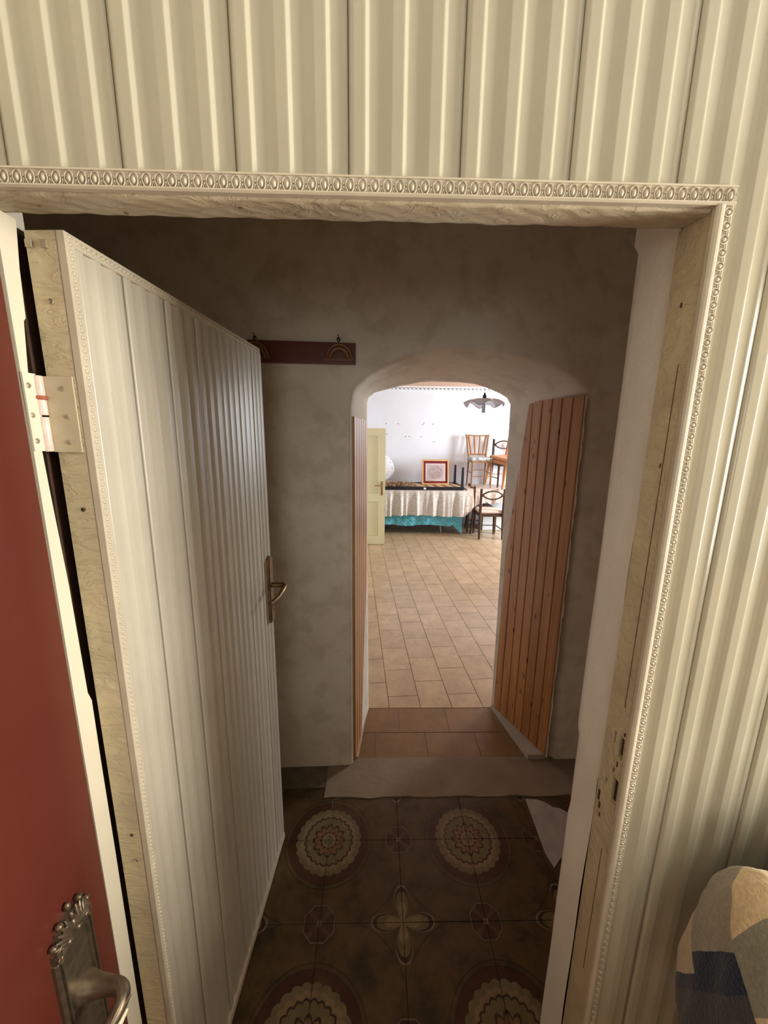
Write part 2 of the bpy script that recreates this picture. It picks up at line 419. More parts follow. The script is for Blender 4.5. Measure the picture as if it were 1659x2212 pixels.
rings = [[(x, yf(x), z) for x, z in outer], ring(FO, yf, .03), ring(FO, lambda x: yf(x)+.003, .012), ring(FO, lambda x: yf(x)+.012, .003)]
for t in (.12, .3, .5, .7, .9, 1.0):
    rings.append([((a[0]*(1-t)+b[0]*t), (yf(a[0])+.012)*(1-t)+2.19*t, a[1]*(1-t)+b[1]*t) for a, b in zip(FO, BO)])
rings.append([(x+(.03 if x > .4 else -.03), 2.23, z) for x, z in BO])
rings.append([(x*1.0 if 0 else (x-.35)*3+.35, 2.23, min(2.62, z if z < 1.5 else 2.62)) for x, z in BO])
v = [p for r in rings for p in r]
aw.add(v, [(j*NO+i, j*NO+i+1, (j+1)*NO+i+1, (j+1)*NO+i) for j in range(len(rings)-1) for i in range(NO-1)], True)
wall_arch = obj('wall_arch', aw, M['oldwall'], kind=KS)
md = wall_arch.modifiers.new('e', 'EDGE_SPLIT'); md.split_angle = radians(50)

# ---- floors of the passage
pf = MB().box(-1.32, 1.45, .60, 1.80, -.08, -.006)
fpass = obj('floor_passage', pf, paint('floor_bedding', (.10, .07, .045), .8, .2), kind=KS)
def medal():
    a = NM('patterned_cement_tile', .38, 0, .4)
    sp = a.n.new('ShaderNodeSeparateXYZ'); a.L(a.pos(), sp.inputs[0])
    PX, PY = .610, .585; R = .19
    def cell(o, c0, per):
        q = a.math('DIVIDE', a.math('SUBTRACT', o, c0), per)
        return a.math('MULTIPLY', a.math('SUBTRACT', q, a.math('ROUND', q, 0)), per)
    def polar(cx, cy):
        u, v = cell(sp.outputs[0], cx, PX), cell(sp.outputs[1], cy, PY)
        r = a.math('SQRT', a.math('ADD', a.math('MULTIPLY', u, u), a.math('MULTIPLY', v, v)))
        return u, v, r, a.math('ARCTAN2', v, u)
    mot = a.noise(a.scale(a.pos(), (9, 9, 1)), 1., 5, .6); mot2 = a.noise(a.scale(a.pos(), (40, 40, 1)), 1., 3)
    base = a.ramp(mot, [(.34, (.040, .028, .008)), (.5, (.090, .052, .016)), (.66, (.118, .070, .032))])
    RED, DK, LT = (.060, .017, .007), (.028, .010, .004), (.20, .15, .075)
    x0, y0 = -.193, 1.368
    # medallion
    u, v, r, an = polar(x0, y0)
    sc = a.math('ABSOLUTE', a.math('SINE', a.math('MULTIPLY', an, 12.)))
    r1 = a.math('DIVIDE', a.math('SUBTRACT', r, a.math('MULTIPLY', sc, .008)), R)
    band = a.ramp(r1, [(0, LT), (.48, DK), (.515, (.28, .19, .10)), (.60, LT), (.70, DK), (.715, RED), (.90, RED), (1., RED)], 'CONSTANT')
    rr = a.math('DIVIDE', r, R)
    ringc = a.ramp(rr, [(0, LT), (.12, (.36, .26, .16)), (.15, DK), (.17, LT), (.47, DK), (.505, LT)], 'CONSTANT')
    pet = a.math('ABSOLUTE', a.math('COSINE', a.math('MULTIPLY', an, 6.)))
    prr = a.math('DIVIDE', rr, a.math('MULTIPLY_ADD', pet, .10, .28))
    petc = a.ramp(prr, [(0, RED), (.55, (.26, .13, .07)), (.86, DK), (1., LT)], 'CONSTANT')
    inner = a.mix(a.ramp(rr, [(0, 0.), (.15, 1.)], 'CONSTANT'), ringc, petc)
    inner = a.mix(a.ramp(rr, [(0, 0.), (.45, 1.)], 'CONSTANT'), inner, band)
    outl = a.ramp(rr, [(0, 0.), (.89, .9), (.905, 0.), (.965, .9), (.985, 0.)], 'CONSTANT')
    inner = a.mix(a.ramp(rr, [(0, 0.), (.905, 1.)], 'CONSTANT'), inner, base)
    inner = a.mix(outl, inner, DK)
    col = a.mix(a.ramp(rr, [(0, 1.), (.99, 0.)], 'CONSTANT'), base, inner)
    # small octagons half-way between the medallions
    for cx, cy in ((x0+PX/2, y0), (x0, y0-PY/2)):
        u, v, r, an = polar(cx, cy)
        oc = a.math('MAXIMUM', a.math('MAXIMUM', a.math('ABSOLUTE', u), a.math('ABSOLUTE', v)), a.math('MULTIPLY', a.math('ADD', a.math('ABSOLUTE', u), a.math('ABSOLUTE', v)), .7071))
        pt = a.math('ABSOLUTE', a.math('SINE', a.math('MULTIPLY', an, 2.)))
        c = a.ramp(a.math('DIVIDE', oc, .06), [(0, (.24, .16, .10)), (.16, RED), (.80, DK), (.86, (.16, .10, .06)), (.96, DK)], 'CONSTANT')
        c = a.mix(a.math('MULTIPLY', a.math('GREATER_THAN', pt, .93), .35), c, (.16, .10, .06))
        col = a.mix(a.math('LESS_THAN', oc, .06), col, c)
    # four-petal flower with a concave star outline
    u, v, r, an = polar(x0+PX/2, y0-PY/2)
    pt = a.math('ABSOLUTE', a.math('COSINE', a.math('MULTIPLY', an, 2.)))
    lob = a.math('DIVIDE', r, a.math('MULTIPLY_ADD', a.math('POWER', pt, 1.5), .105, .012))
    c = a.ramp(lob, [(0, (.26, .19, .08)), (.55, (.18, .13, .05)), (.82, DK), (.95, (.30, .22, .12))], 'CONSTANT')
    col = a.mix(a.math('LESS_THAN', lob, 1.), col, c)
    au, av = a.math('ABSOLUTE', u), a.math('ABSOLUTE', v)
    ast = a.math('ADD', a.math('POWER', au, .6), a.math('POWER', av, .6))
    st = a.math('LESS_THAN', a.math('ABSOLUTE', a.math('SUBTRACT', ast, .375)), .006)
    col = a.mix(a.math('MULTIPLY', st, .8), col, DK)
    col = a.mix(a.math('MULTIPLY', a.ramp(mot, [(.35, 0.), (.6, 1.)]), .35), col, base)
    col = a.mix(1., col, a.ramp(mot2, [(.3, .75), (.7, 1.)]), 'MULTIPLY')
    a.color(col); a.bump(mot2, .12, .002); return a.m
M['medal'] = medal()
TX, TY = .305, .2925
for i in range(-4, 5):
    for j in range(-4, 2):
        x0 = -.193+i*TX; y0 = 1.368+j*TY; x1, y1 = x0+TX, y0+TY
        x0, x1 = max(x0, -1.3), min(x1, 1.42); y0 = max(y0, .61)
        y1 = min(y1, 1.566 if x0 > -.25 else 1.62)
        if x1-x0 < .03 or y1-y0 < .03: continue
        g = .0009
        obj('floor_tile', MB().bbox(x0+g, x1-g, y0+g, y1-g, -.008, random.uniform(-.0006, .0006), .0008), M['medal'], fpass)
# concrete strip in front of the arch, ragged edges
def strip(x0, x1, y0, z, seed):
    rnd = random.Random(seed); n = 40; top = []; 
    f_ = [(x0+(x1-x0)*i/n, y0+rnd.uniform(-.003, .003)+.004*sin(i*.9)) for i in range(n+1)]
    mb = MB(); v = []
    for (x, y) in f_: v += [(x, y, -.01), (x, y+.0015, z), (x, 1.80, z)]
    mb.add(v, [(3*i+a, 3*i+3+a, 3*i+4+a, 3*i+1+a) for i in range(n) for a in (0, 1)]); return mb
obj('concrete_strip', strip(-.241, 1.42, 1.567, .004, 3), paint('pale_concrete', (.25, .185, .12), .8, .12, 8, 40, .4, .004), fpass)
obj('concrete_patch', strip(-1.3, -.243, 1.622, .002, 5), paint('dark_concrete', (.13, .10, .065), .8, .35, 12, 30, .6, .006), fpass)
pp = [(.745,1.55),(.80,1.545),(.835,1.53),(.86,1.505),(.89,1.50),(.93,1.47),(.90,1.40),(.86,1.36),(.84,1.30),(.79,1.28),(.748,1.245),(.735,1.30),(.74,1.42)]
obj('plaster_patch', MB().prism(pp, .006, Matrix.Translation((0, 0, 0))), paint('dusty_plaster', (.42, .36, .31), .9, .15, 14), fpass, label='spilt white plaster patch on the tiles')

# ---- threshold inside the arch and far floor
def terracotta(name, c, rough):
    a = NM(name, rough, 0, .5); n = a.noise(a.scale(a.pos(), (6, 6, 1)), 1., 6, .65); n2 = a.noise(a.scale(a.pos(), (30, 30, 1)), 1., 4)
    col = a.ramp(n, [(.3, tuple(x*.80 for x in c)), (.55, c), (.72, tuple(min(1, x*1.14) for x in c))])
    v = a.math('MULTIPLY_ADD', a.rnd(), .14, .93); cc = a.n.new('ShaderNodeCombineColor')
    for i in range(3): a.L(v, cc.inputs[i])
    col = a.mix(1., col, cc.outputs[0], 'MULTIPLY'); col = a.mix(1., col, a.ramp(n2, [(.25, .88), (.7, 1.)]), 'MULTIPLY')
    a.color(col); a.bump(n2, .10, .002); return a.m
M['tile'] = terracotta('ochre_stoneware_tile', (.46, .335, .205), .24)
M['tile_t'] = terracotta('shaded_threshold_tile', (.22, .12, .045), .4)  # same tile as the far floor, darkened to paint in the arch's dimness
M['grout'] = paint('brown_grout', (.22, .155, .095), .9, .1)
th = obj('floor_threshold', MB().add([(-.14, 1.775, -.006), (1.0, 1.80, -.006), (.80, 2.20, -.006), (-.06, 2.20, -.006)], [(0, 1, 2, 3)]), M['grout'], kind=KS)
for (y0, y1, xs) in ((1.772, 1.984, (-.13, .005, .303, .60, .97)), (1.986, 2.192, (-.10, .155, .455, .752, .90))):
    for a_, b_ in zip(xs, xs[1:]):
        obj('floor_tile', MB().bbox(a_+.001, b_-.001, y0+.001, y1, -.01, 0, .001), M['tile_t'], th)
ff = obj('floor_far', MB().box(-.72, 4.4, 2.19, 7.45, -.08, -.004), M['grout'], kind=KS)
TA = radians(3.27); du = Vector((cos(TA), sin(TA), 0)); dw = Vector((-sin(TA), cos(TA), 0))
CW, RW = .205, .298; O = Vector((.1, 2.197, 0))
def cliptile(poly, xa, xb, ya, yb):
    def cut(poly, f):
        out = []
        for i in range(len(poly)):
            p, q = poly[i], poly[(i+1) % len(poly)]; fp, fq = f(p), f(q)
            if fp >= 0: out.append(p)
            if (fp >= 0) != (fq >= 0):
                t = fp/(fp-fq); out.append((p[0]+(q[0]-p[0])*t, p[1]+(q[1]-p[1])*t))
        return out
    for f in (lambda p: p[0]-xa, lambda p: xb-p[0], lambda p: p[1]-ya, lambda p: yb-p[1]):
        poly = cut(poly, f)
        if len(poly) < 3: return []
    return poly
tm = {}; nt = 0; rest = MB()
for i in range(-4, 21):
    for j in range(-2, 19):
        s0 = i*CW; t0 = .108+j*RW+(0 if i % 2 == 0 else .152); g = .0022
        poly = [O+du*(s0+a)+dw*(t0+b) for a, b in ((g, g), (CW-g, g), (CW-g, RW-g), (g, RW-g))]
        c = (poly[0]+poly[2])/2
        pl = cliptile([(p.x, p.y) for p in poly], -.70, 4.35, 2.197, 7.40)
        if len(pl) < 3: continue
        # seen through the arch: only tiles inside the visible fan are separate
        vis = -.12*c.y*.3-.25 < c.x < .38*c.y+.15
        zt = random.uniform(-.0005, .0005)
        mb = MB().prism(pl, .008+zt, Matrix.Translation((0, 0, -.008)))
        if vis and c.y < 6.8 and nt < 290:
            obj('floor_tile', mb, M['tile'], ff); nt += 1
        else: rest.add(mb.v, mb.f)
obj('floor_tiling', rest, M['tile'], ff, kind='stuff')

# ---- far room shell
fw = obj('wall_far', MB().box(-.75, 4.45, 7.42, 7.55, 0, 2.66), M['farwall'], kind=KS)
obj('ceiling_far', MB().box(-.75, 4.45, 2.23, 7.42, 2.61, 2.70), M['salmon'], kind=KS)
obj('wall_far_left', MB().box(-.85, -.70, 2.23, 7.42, 0, 2.61), M['farwall'], kind=KS)
obj('wall_far_right', MB().box(4.35, 4.45, 2.23, 4.6, 0, 2.61).box(4.35, 4.45, 6.4, 7.42, 0, 2.61).box(4.35, 4.45, 4.6, 6.4, 0, 1.15).box(4.35, 4.45, 4.6, 6.4, 2.55, 2.61), M['farwall'], kind=KS)
obj('wall_far_front', MB().box(.83, 4.35, 2.23, 2.28, 0, 2.61).box(-.70, -.10, 2.23, 2.28, 0, 2.61).box(-.1, .83, 2.23, 2.28, 2.1, 2.61), M['farwall'], kind=KS)
co = MB().box(-.70, 4.35, 7.395, 7.42, 2.535, 2.55).box(-.70, 4.35, 7.385, 7.42, 2.585, 2.61)
for k in range(66):
    x = -.66+k*.075; co.ball((x, 7.392, 2.567), (.032, .014, .014), 8, 5, Matrix.Rotation(.35, 4, 'Y'))
obj('trim_1', co, M['white'], kind=KS)
for (px, pz) in ((.19, 1.93), (.42, 1.93), (.88, 1.92), (1.07, 1.93), (.56, 1.70), (.63, 1.70), (.86, 1.70), (1.1, 1.60), (.21, 1.74), (.9, 1.95)):
    obj('nail', MB().lathe([(.007, 0), (.007, .008), (.002, .010), (.001, .010)], 8, Matrix.Translation((px, 7.422, pz)) @ Matrix.Rotation(pi/2, 4, 'X')), M['iron'], fw)

# ================================================================== OBJECTS
# ---- plank leaves folded into the arch reveals
def leaf(name, label, A, B, N, topf, zb, thick, nrm, edge_at=None):
    A, B = Vector((*A, 0)), Vector((*B, 0)); d = (B-A); L = d.length; d.normalize(); nn = Vector((*nrm, 0)).normalized()
    t = thing(name, label, 'door', tuple((A+B)/2+Vector((0, 0, zb))))
    for k in range(N):
        s0, s1 = L*k/N, L*(k+1)/N; g = .0018; mb = MB()
        zt0, zt1 = topf(s0), topf(s1)
        c = .0025; pts = [(s0+g, .006), (s0+g+c, 0), (s1-g-c, 0), (s1-g, .006), (s1-g, thick*.6), (s0+g, thick*.6)]
        vv = []
        for top in (0, 1):
            for (s, h) in pts:
                z = zb if not top else (zt0+(zt1-zt0)*(s-s0)/(s1-s0))+random.Random(k).uniform(-.002, .002)
                p = A+d*s+nn*h; vv.append((p.x, p.y, z))
        mb.add(vv, [(i, (i+1) % 6, 6+(i+1) % 6, 6+i) for i in range(6)]+[(0, 1, 2, 3, 4, 5), (11, 10, 9, 8, 7, 6)])
        obj('plank', mb, M['pine'], t)
    # backing board
    mb = MB(); vv = []
    for z in (zb+.01, None):
        for (s, h) in ((.004, thick*.6), (L-.004, thick*.6), (L-.004, thick), (.004, thick)):
            p = A+d*s+nn*h; zz = z if z is not None else topf(s)-.01; vv.append((p.x, p.y, zz))
    mb.add(vv, [(0,1,5,4),(1,2,6,5),(2,3,7,6),(3,0,4,7),(0,1,2,3),(7,6,5,4)])
    obj('backing', mb, M['pine_edge'], t)
    return t, A, d, nn, L
tr, A, d, nn, L = leaf('plank_door', 'knotty pine plank door leaf folded against the right side of the arch', (.768, 2.165), (.934, 1.772), 7,
     lambda s: 1.80+min(s, .05)*2.5 if s < .05 else 1.925, .036, .022, (1, .36))
em = MB()
def eg(u, v):
    z = .03+v*1.895; w_ = .0025*sin(z*23)+.002*sin(z*57+1)+.0015*sin(z*131)
    p = A+d*(L+.001+ .011*u + w_*u)+nn*(-.001+.024*(1-abs(u-.4))*.2)
    return (p.x, p.y, z)
em.grid(eg, 4, 90)
obj('edge_strip', em, M['pine_edge'], tr)
leaf('plank_door', 'pine plank door leaf seen almost edge-on at the left side of the arch', (-.048, 2.165), (-.098, 1.778), 6, lambda s: 1.822, .012, .014, (-1, 0))
sk = MB().prism([(.763, 2.188), (.846, 1.782), (.925, 1.783), (.950, 1.79), (.775, 2.188)], .034)
obj('baseboard_right', sk, paint('grey_plinth', (.42, .36, .28), .8, .1), kind=KS)
obj('baseboard_left', MB().prism([(-.040, 2.188), (-.085, 1.80), (-.11, 1.80), (-.06, 2.188)], .012), M['pine_edge'], kind=KS)

# ---- clad door, hinged left and swung open into the passage
DA, DB = Vector((-.444, .612, 0)), Vector((-.398, 1.378, 0)); dd = (DB-DA).normalized(); dnv = Vector((-dd.y, dd.x, 0))   # dnv points left, away from the face
cd = thing('clad_door', 'tall cream door clad in ribbed panels, swung open into the passage', 'door', (-.47, .61, 0))
DL = (DB-DA).length
def dpt(s, h, z): p = DA+dd*s+dnv*h; return (p.x, p.y, z)
def dbox(mb, s0, s1, h0, h1, z0, z1):
    v = [dpt(s, h, z) for z in (z0, z1) for h in (h0, h1) for s in (s0, s1)]
    return mb.add(v, [(0,2,3,1),(4,5,7,6),(0,1,5,4),(2,6,7,3),(0,4,6,2),(1,3,7,5)])
core = obj('door_slab', dbox(MB(), 0, DL, .004, .050, .012, 2.022), M['frame'], cd)
dprof = rib_profile(.1145, 3, .9)
seams = [.0185, .1190, .2370, .3540, .4690, .5800, .6890, .7850]
for s0, s1 in zip(seams, seams[1:]):
    pr = [(x/.1145*(s1-s0), y) for x, y in dprof]
    mb = MB(); n = len(pr); v = []
    for z in (.018, 2.008):
        for x, y in pr: v.append(dpt(s0+x, y, z))
    mb.add(v, [(i, i+1, n+i+1, n+i) for i in range(n-1)], True)
    obj('cladding_panel', mb, M['door_clad'], cd, fixn=False)
# bead strips: hinge side and top
def bead(s0, s1, z0, z1, vert):
    mb = MB(); dbox(mb, s0, s1, -.0065, .006, z0, z1)
    n = int((z1-z0 if vert else s1-s0)/.0095)
    for k in range(n):
        q = (k+.5)/n
        p = dpt((s0+s1)/2, -.0065, z0+(z1-z0)*q) if vert else dpt(s0+(s1-s0)*q, -.0065, (z0+z1)/2)
        mb.ball(p, (.003, .0036, .0036), 6, 4)
    return mb
obj('bead_strip', bead(0.0, .0175, .012, 2.022, True), M['trim'], cd)
obj('bead_strip', bead(.0175, DL, 2.006, 2.022, False), M['trim'], cd)
obj('bottom_rail', dbox(MB(), .0, DL+.004, -.010, .004, .006, .030), M['trim'], cd)
# hinge edge details: filler strip, plugs, holes
for (x, z) in ((-.487, 2.005), (-.466, 2.005)): obj('plug', MB().box(x-.004, x+.004, .6095, .6125, z-.006, z+.004), M['screw'], core)
for (x, z) in ((-.468, 1.93), (-.462, .925)): obj('screw_plug', MB().lathe([(.001, 0), (.0035, .0), (.004, .0012), (.0035, .002)], 10, Matrix.Translation((x, .6125, z)) @ Matrix.Rotation(pi/2, 4, 'X')), M['screw'], core)
for (x, z, r) in ((-.4665, 1.625, .0034), (-.4655, .985, .0032)): obj('screw_hole', MB().lathe([(.0001, 0), (r, 0), (r, .0004), (.0001, .0006)], 10, Matrix.Translation((x, .6118, z)) @ Matrix.Rotation(pi/2, 4, 'X')), M['dark_gap'], core)
# butt hinge
hg = MB().box(-.494, -.4525, .6085, .6115, 1.716, 1.827)
h1 = obj('hinge', hg, M['hinge'], cd)
obj('hinge_leaf', MB().box(-.5015, -.4985, .5795, .601, 1.718, 1.829), M['jamb_light'], h1)
for z0, z1 in ((1.717, 1.768), (1.7705, 1.793), (1.7985, 1.827)):
    obj('barrel', MB().lathe([(.0001, z0), (.0055, z0), (.0060, z0+.001), (.0060, z1-.001), (.0055, z1), (.0001, z1)], 14, Matrix.Translation((-.4975, .6035, 0))), M['hinge_pin'], h1)
obj('ring', MB().lathe([(.004, 1.793), (.0078, 1.794), (.0085, 1.796), (.0078, 1.798), (.004, 1.7985)], 9, Matrix.Translation((-.4975, .6035, 0)), False), M['rust'], h1, label='rust-red washer')
for (x, z) in ((-.4685, 1.8095), (-.4665, 1.769), (-.4695, 1.731)):
    T = Matrix.Translation((x, .6086, z)) @ Matrix.Rotation(pi/2, 4, 'X')
    sc_ = MB().lathe([(.0001, .0012), (.003, .0012), (.0042, 0)], 12, T)
    sc_.box(x-.0035, x+.0035, .6068, .6074, z-.0005, z+.0005, None); obj('screw', sc_, M['screw'], h1)
for (y, z) in ((.587, 1.8115), (.586, 1.770), (.5865, 1.733)):
    T = Matrix.Translation((-.4986, y, z)) @ Matrix.Rotation(pi/2, 4, 'Y'); obj('screw', MB().lathe([(.0001, .0012), (.003, .0012), (.0042, 0)], 12, T), M['screw'], h1)
# lever handle
hs, hz = .748, 1.178
pl = MB(); pts = [(hs-.019, hz-.13), (hs+.019, hz-.13), (hs+.019, hz+.105)]
for k in range(1, 8): t = pi*k/8; pts.append((hs+.019*cos(t), hz+.105+.022*sin(t)))
pts.append((hs-.019, hz+.105)); n = len(pts); v = []
for h, ins in ((-.007, 0), (-.014, 0), (-.0165, .003)):
    for (s, z) in pts: v.append(dpt(hs+(s-hs)*(1-ins/.019), h, hz+(z-hz)*(1-ins/.13)))
pl.add(v, [(r*n+i, r*n+(i+1) % n, (r+1)*n+(i+1) % n, (r+1)*n+i) for r in range(2) for i in range(n)] + [tuple(range(2*n, 3*n))])
lh = obj('handle_plate', pl, M['bronze'], cd)
lv = MB().tube([dpt(hs, -.014, hz+.015), dpt(hs, -.035, hz+.015), dpt(hs, -.058, hz+.016), dpt(hs-.008, -.066, hz+.014), dpt(hs-.035, -.066, hz+.008), dpt(hs-.07, -.062, hz-.0), dpt(hs-.105, -.052, hz-.006), dpt(hs-.118, -.047, hz-.007)], [.009, .009, .010, .010, .008, .0075, .0085, .0095], 12)
obj('lever', lv, M['bronze'], lh)
obj('keyhole', dbox(MB(), hs-.0025, hs+.0025, -.0172, -.016, hz-.088, hz-.066), M['iron'], lh)

# ---- red door in the left wall
rd = thing('red_door', 'glossy red-brown door at the left edge, close to the camera', 'door', (-.52, .1, 0))
slab = MB().bbox(-.545, -.5, -.40, .5745, .01, 2.028, .002)
rs = obj('door_slab', slab, M['red'], rd)
PYc = .4915
def pp3(y, z, h): return (-.5+h, y, z)
plate = MB()
def outline(hw, zt, arch, zb):
    o = [(PYc-hw, zb), (PYc+hw, zb)]
    for k in range(13):
        t = k/12; y = PYc+hw-2*hw*t; o.append((y, zt+arch*sin(pi*t)))
    return o
def plate_layers(mb, layers):
    n = None; v = []
    for (hw, zt, ar, zb, h) in layers:
        o = outline(hw, zt, ar, zb); n = len(o); v += [pp3(y, z, h) for y, z in o]
    mb.add(v, [(r*n+i, r*n+(i+1) % n, (r+1)*n+(i+1) % n, (r+1)*n+i) for r in range(len(layers)-1) for i in range(n)]+[tuple(range((len(layers)-1)*n, len(layers)*n))])
plate_layers(plate, [(.0375, .928, .026, .60, 0), (.0375, .928, .026, .60, .006), (.0355, .927, .025, .602, .0105), (.0335, .926, .024, .604, .0105), (.0325, .925, .024, .606, .0055),
                     (.0300, .923, .023, .61, .0055), (.0285, .922, .022, .612, .0105), (.0265, .921, .021, .614, .0105), (.0250, .920, .020, .616, .0048)])
hp = obj('handle_plate', plate, M['pewter'], rd)
cn = MB()
def curl(cy, cz, r, turns, sgn, rad=.0040, h=.009, a0=0):
    pts = []
    for k in range(22):
        t = k/21; a = a0+sgn*turns*2*pi*t; rr = r*(1-.8*t); pts.append(pp3(cy+rr*cos(a), cz+rr*sin(a), h+.003*sin(pi*t)))
    cn.tube(pts, [rad*(1-.45*k/21) for k in range(22)], 6)
cn.prism([(-.036, .0), (.036, .0), (.036, .018), (.024, .040), (.012, .050), (0, .056), (-.012, .050), (-.024, .040), (-.036, .018)], .009,
         Matrix.Translation((-.5, PYc, .928)) @ Matrix(((0, 0, 1, 0), (1, 0, 0, 0), (0, 1, 0, 0), (0, 0, 0, 1))))
for s_ in (-1, 1):
    curl(PYc+s_*.024, .948, .010, 1.1, s_, a0=-pi/2); curl(PYc+s_*.013, .966, .009, 1.1, -s_, a0=-pi/2)
    curl(PYc+s_*.031, .936, .006, 1., s_, .0022, a0=0)
    for k in range(5):
        a = .25+k*.27
        cn.tube([pp3(PYc+s_*.004, .948, .008), pp3(PYc+s_*(.004+.018*cos(a)), .948+.020*sin(a), .014), pp3(PYc+s_*(.004+.032*cos(a)), .948+.036*sin(a), .009)], [.0035, .0050, .0018], 6)
    cn.ball(pp3(PYc+s_*.020, .984, .008), (.006, .0055, .0055)); cn.ball(pp3(PYc+s_*.034, .962, .007), (.006, .0055, .0055))
    cn.ball(pp3(PYc+s_*.010, .938, .009), (.005, .006, .005))
cn.ball(pp3(PYc, .994, .007), (.005, .005, .008)); cn.ball(pp3(PYc, .958, .011), (.006, .006, .012)); cn.ball(pp3(PYc, .975, .010), (.005, .004, .009))
obj('foliage_crest', cn, M['pewter'], hp)
gr = MB().tube([pp3(PYc+.002, .815, .004), pp3(PYc+.002, .815, .014), pp3(PYc+.002, .816, .030), pp3(PYc, .820, .056), pp3(PYc-.004, .823, .078), pp3(PYc-.018, .820, .088), pp3(PYc-.05, .808, .076), pp3(PYc-.09, .80, .056), pp3(PYc-.115, .80, .044)],
               [.026, .022, .016, .013, .013, .0125, .0105, .011, .009], 16)
lvr = soft(obj('lever', gr, M['pewter'], rd), 2)
iv = MB().tube([pp3(PYc-.022, .809, .094), pp3(PYc-.05, .799, .085), pp3(PYc-.09, .792, .065), pp3(PYc-.112, .793, .054)], [.003, .0085, .009, .005], 12)
obj('inlay', iv, M['ivory'], lvr, label='ivory-coloured grip inlay')
le = MB()
for q in range(3):
    le.tube([pp3(PYc-.014-k*.011, .820-k*.0028+.009*cos(q*1.1-.2+k*.25), .086-k*.0042+.010*sin(q*1.1+.3+k*.25)) for k in range(9)], [.002+.0012*sin(k*1.1+q) for k in range(9)], 6)
obj('relief', le, M['pewter'], lvr)

# ---- coat rack on the arch wall
rk = thing('coat_rack', 'dark red-brown wooden board with half-moon hooks on the passage wall', 'coat rack', (-.3, 1.74, 2.08))
ry = lambda x: yf(x)
T = Matrix.Rotation(math.atan(.026), 4, 'Z')
rkb = MB()
v = []
for (x, zt, zb) in ((-.54, 2.126, 2.037), (-.09, 2.122, 2.036)):
    v += [(x, ry(x)-.02, zb), (x, ry(x)-.02, zt), (x, ry(x)-.001, zt), (x, ry(x)-.001, zb)]
rkb.add(v, [(0,1,5,4),(1,2,6,5),(2,3,7,6),(3,0,4,7),(0,1,2,3),(7,6,5,4)])
rkk = obj('board', rkb, M['rack'], rk)
for hx in (-.158, -.505):
    yb = ry(hx)-.02
    pts = []; 
    mb = MB()
    for rr, rad, out in ((.052, .006, .016), (.038, .0095, .013)):
        mb.tube([(hx+rr*cos(a), yb-out*sin(a)**.5*.9-.004 if 0 < a < pi else yb-.004, 2.058+rr*sin(a)*1.02) for a in [pi*k/12 for k in range(13)]], rad, 8)
    mb.box(hx-.060, hx+.060, yb-.006, yb, 2.050, 2.059)
    obj('hook', mb, M['hookwood'], rk)
    sx = hx-.004 if hx > -.3 else -.512
    e = MB(); ez = 2.137
    e.tube([(sx+.006*cos(a), yb+.012, ez+.006*sin(a)) for a in [2*pi*k/12 for k in range(13)]], .0022, 6, False)
    e.tube([(sx, yb+.012, 2.122), (sx, yb+.012, 2.132)], .002, 6).tube([(sx, yb+.019, ez+.002), (sx, yb+.004, ez+.010), (sx, yb+.002, ez+.018)], .0016, 6)
    obj('screw_eye', e, M['iron'], rk)

# ---- fleece blanket pile on a chest at the lower right
chest = thing('chest', 'chest under the blankets at the right edge, mostly out of view', 'chest', (.95, .3, 0))
obj('body', MB().bbox(.60, 1.60, .02, .50, .06, .84, .004), paint('chest_wood', (.25, .15, .08), .5), chest)
for x in (.63, 1.57):
    for y in (.05, .47): obj('foot', MB().box(x-.025, x+.025, y-.025, y+.025, 0, .06), M['dark_gap'], chest)
def fleece():
    a = NM('patchwork_fleece', .95, 0, .1); p = a.pos(); sp = a.n.new('ShaderNodeSeparateXYZ'); a.L(p, sp.inputs[0])
    wob = a.math('MULTIPLY', a.math('SUBTRACT', a.noise(p, 14, 3), .5), .022)
    Z = a.math('ADD', sp.outputs[2], wob); Y = sp.outputs[1]
    P = a.math('SUBTRACT', a.math('SUBTRACT', Z, Y), .657); Q = a.math('SUBTRACT', a.math('ADD', Z, a.math('MULTIPLY', Y, 1.75)), 1.74)
    GR, CRM, NV, G2 = (.34, .29, .21), (.80, .60, .35), (.006, .009, .035), (.30, .28, .20)
    gt = lambda x, t: a.math('GREATER_THAN', x, t)
    left = a.mix(gt(Q, -.005), a.mix(gt(Q, -.085), (.05, .04, .045), NV), GR)
    right = a.mix(gt(Q, a.math('MULTIPLY_ADD', P, .5, .017)), a.mix(gt(Q, -.12), CRM, G2), CRM)
    edge = a.math('MULTIPLY', a.math('LESS_THAN', P, -.148), gt(Q, -.05))
    low = a.math('MULTIPLY', a.math('LESS_THAN', P, -.02), a.math('LESS_THAN', Q, -.005))
    c = a.mix(gt(P, 0.), left, right)
    c = a.mix(edge, c, (.60, .48, .30))
    c = a.mix(1., c, a.ramp(a.noise(p, 160, 3), [(.3, .75), (.7, 1.)]), 'MULTIPLY')
    a.color(c); a.bump(a.noise(p, 240, 4), .6, .004); a.b.inputs['Sheen Weight'].default_value = .3
    return a.m
BC = Vector((.555, .375, 1.10))
bl = D.objects.new('fleece_blanket', None); D.objects.remove(bl)
def blob(mb, fn_r, cx, cy, z0, z1, nu=48, nv=36):
    def f(u, v):
        a = 2*pi*u; z = z0+(z1-z0)*v; r = fn_r(a, v)
        return (cx+r[0]*cos(a), cy+r[1]*sin(a), z)
    return mb.grid(f, nu, nv)
def r1(a, v):
    top = max(0., 1-v**4.5)**.5; fold = 1+.05*sin(3*a+v*4)+.045*sin(7*a-v*6)*(1-v)+.03*sin(11*a+9*v)
    return (.080*top*fold*(1.10-.2*v), .105*top*fold)
mb = MB(); blob(mb, r1, .572, .385, .842, 1.142)
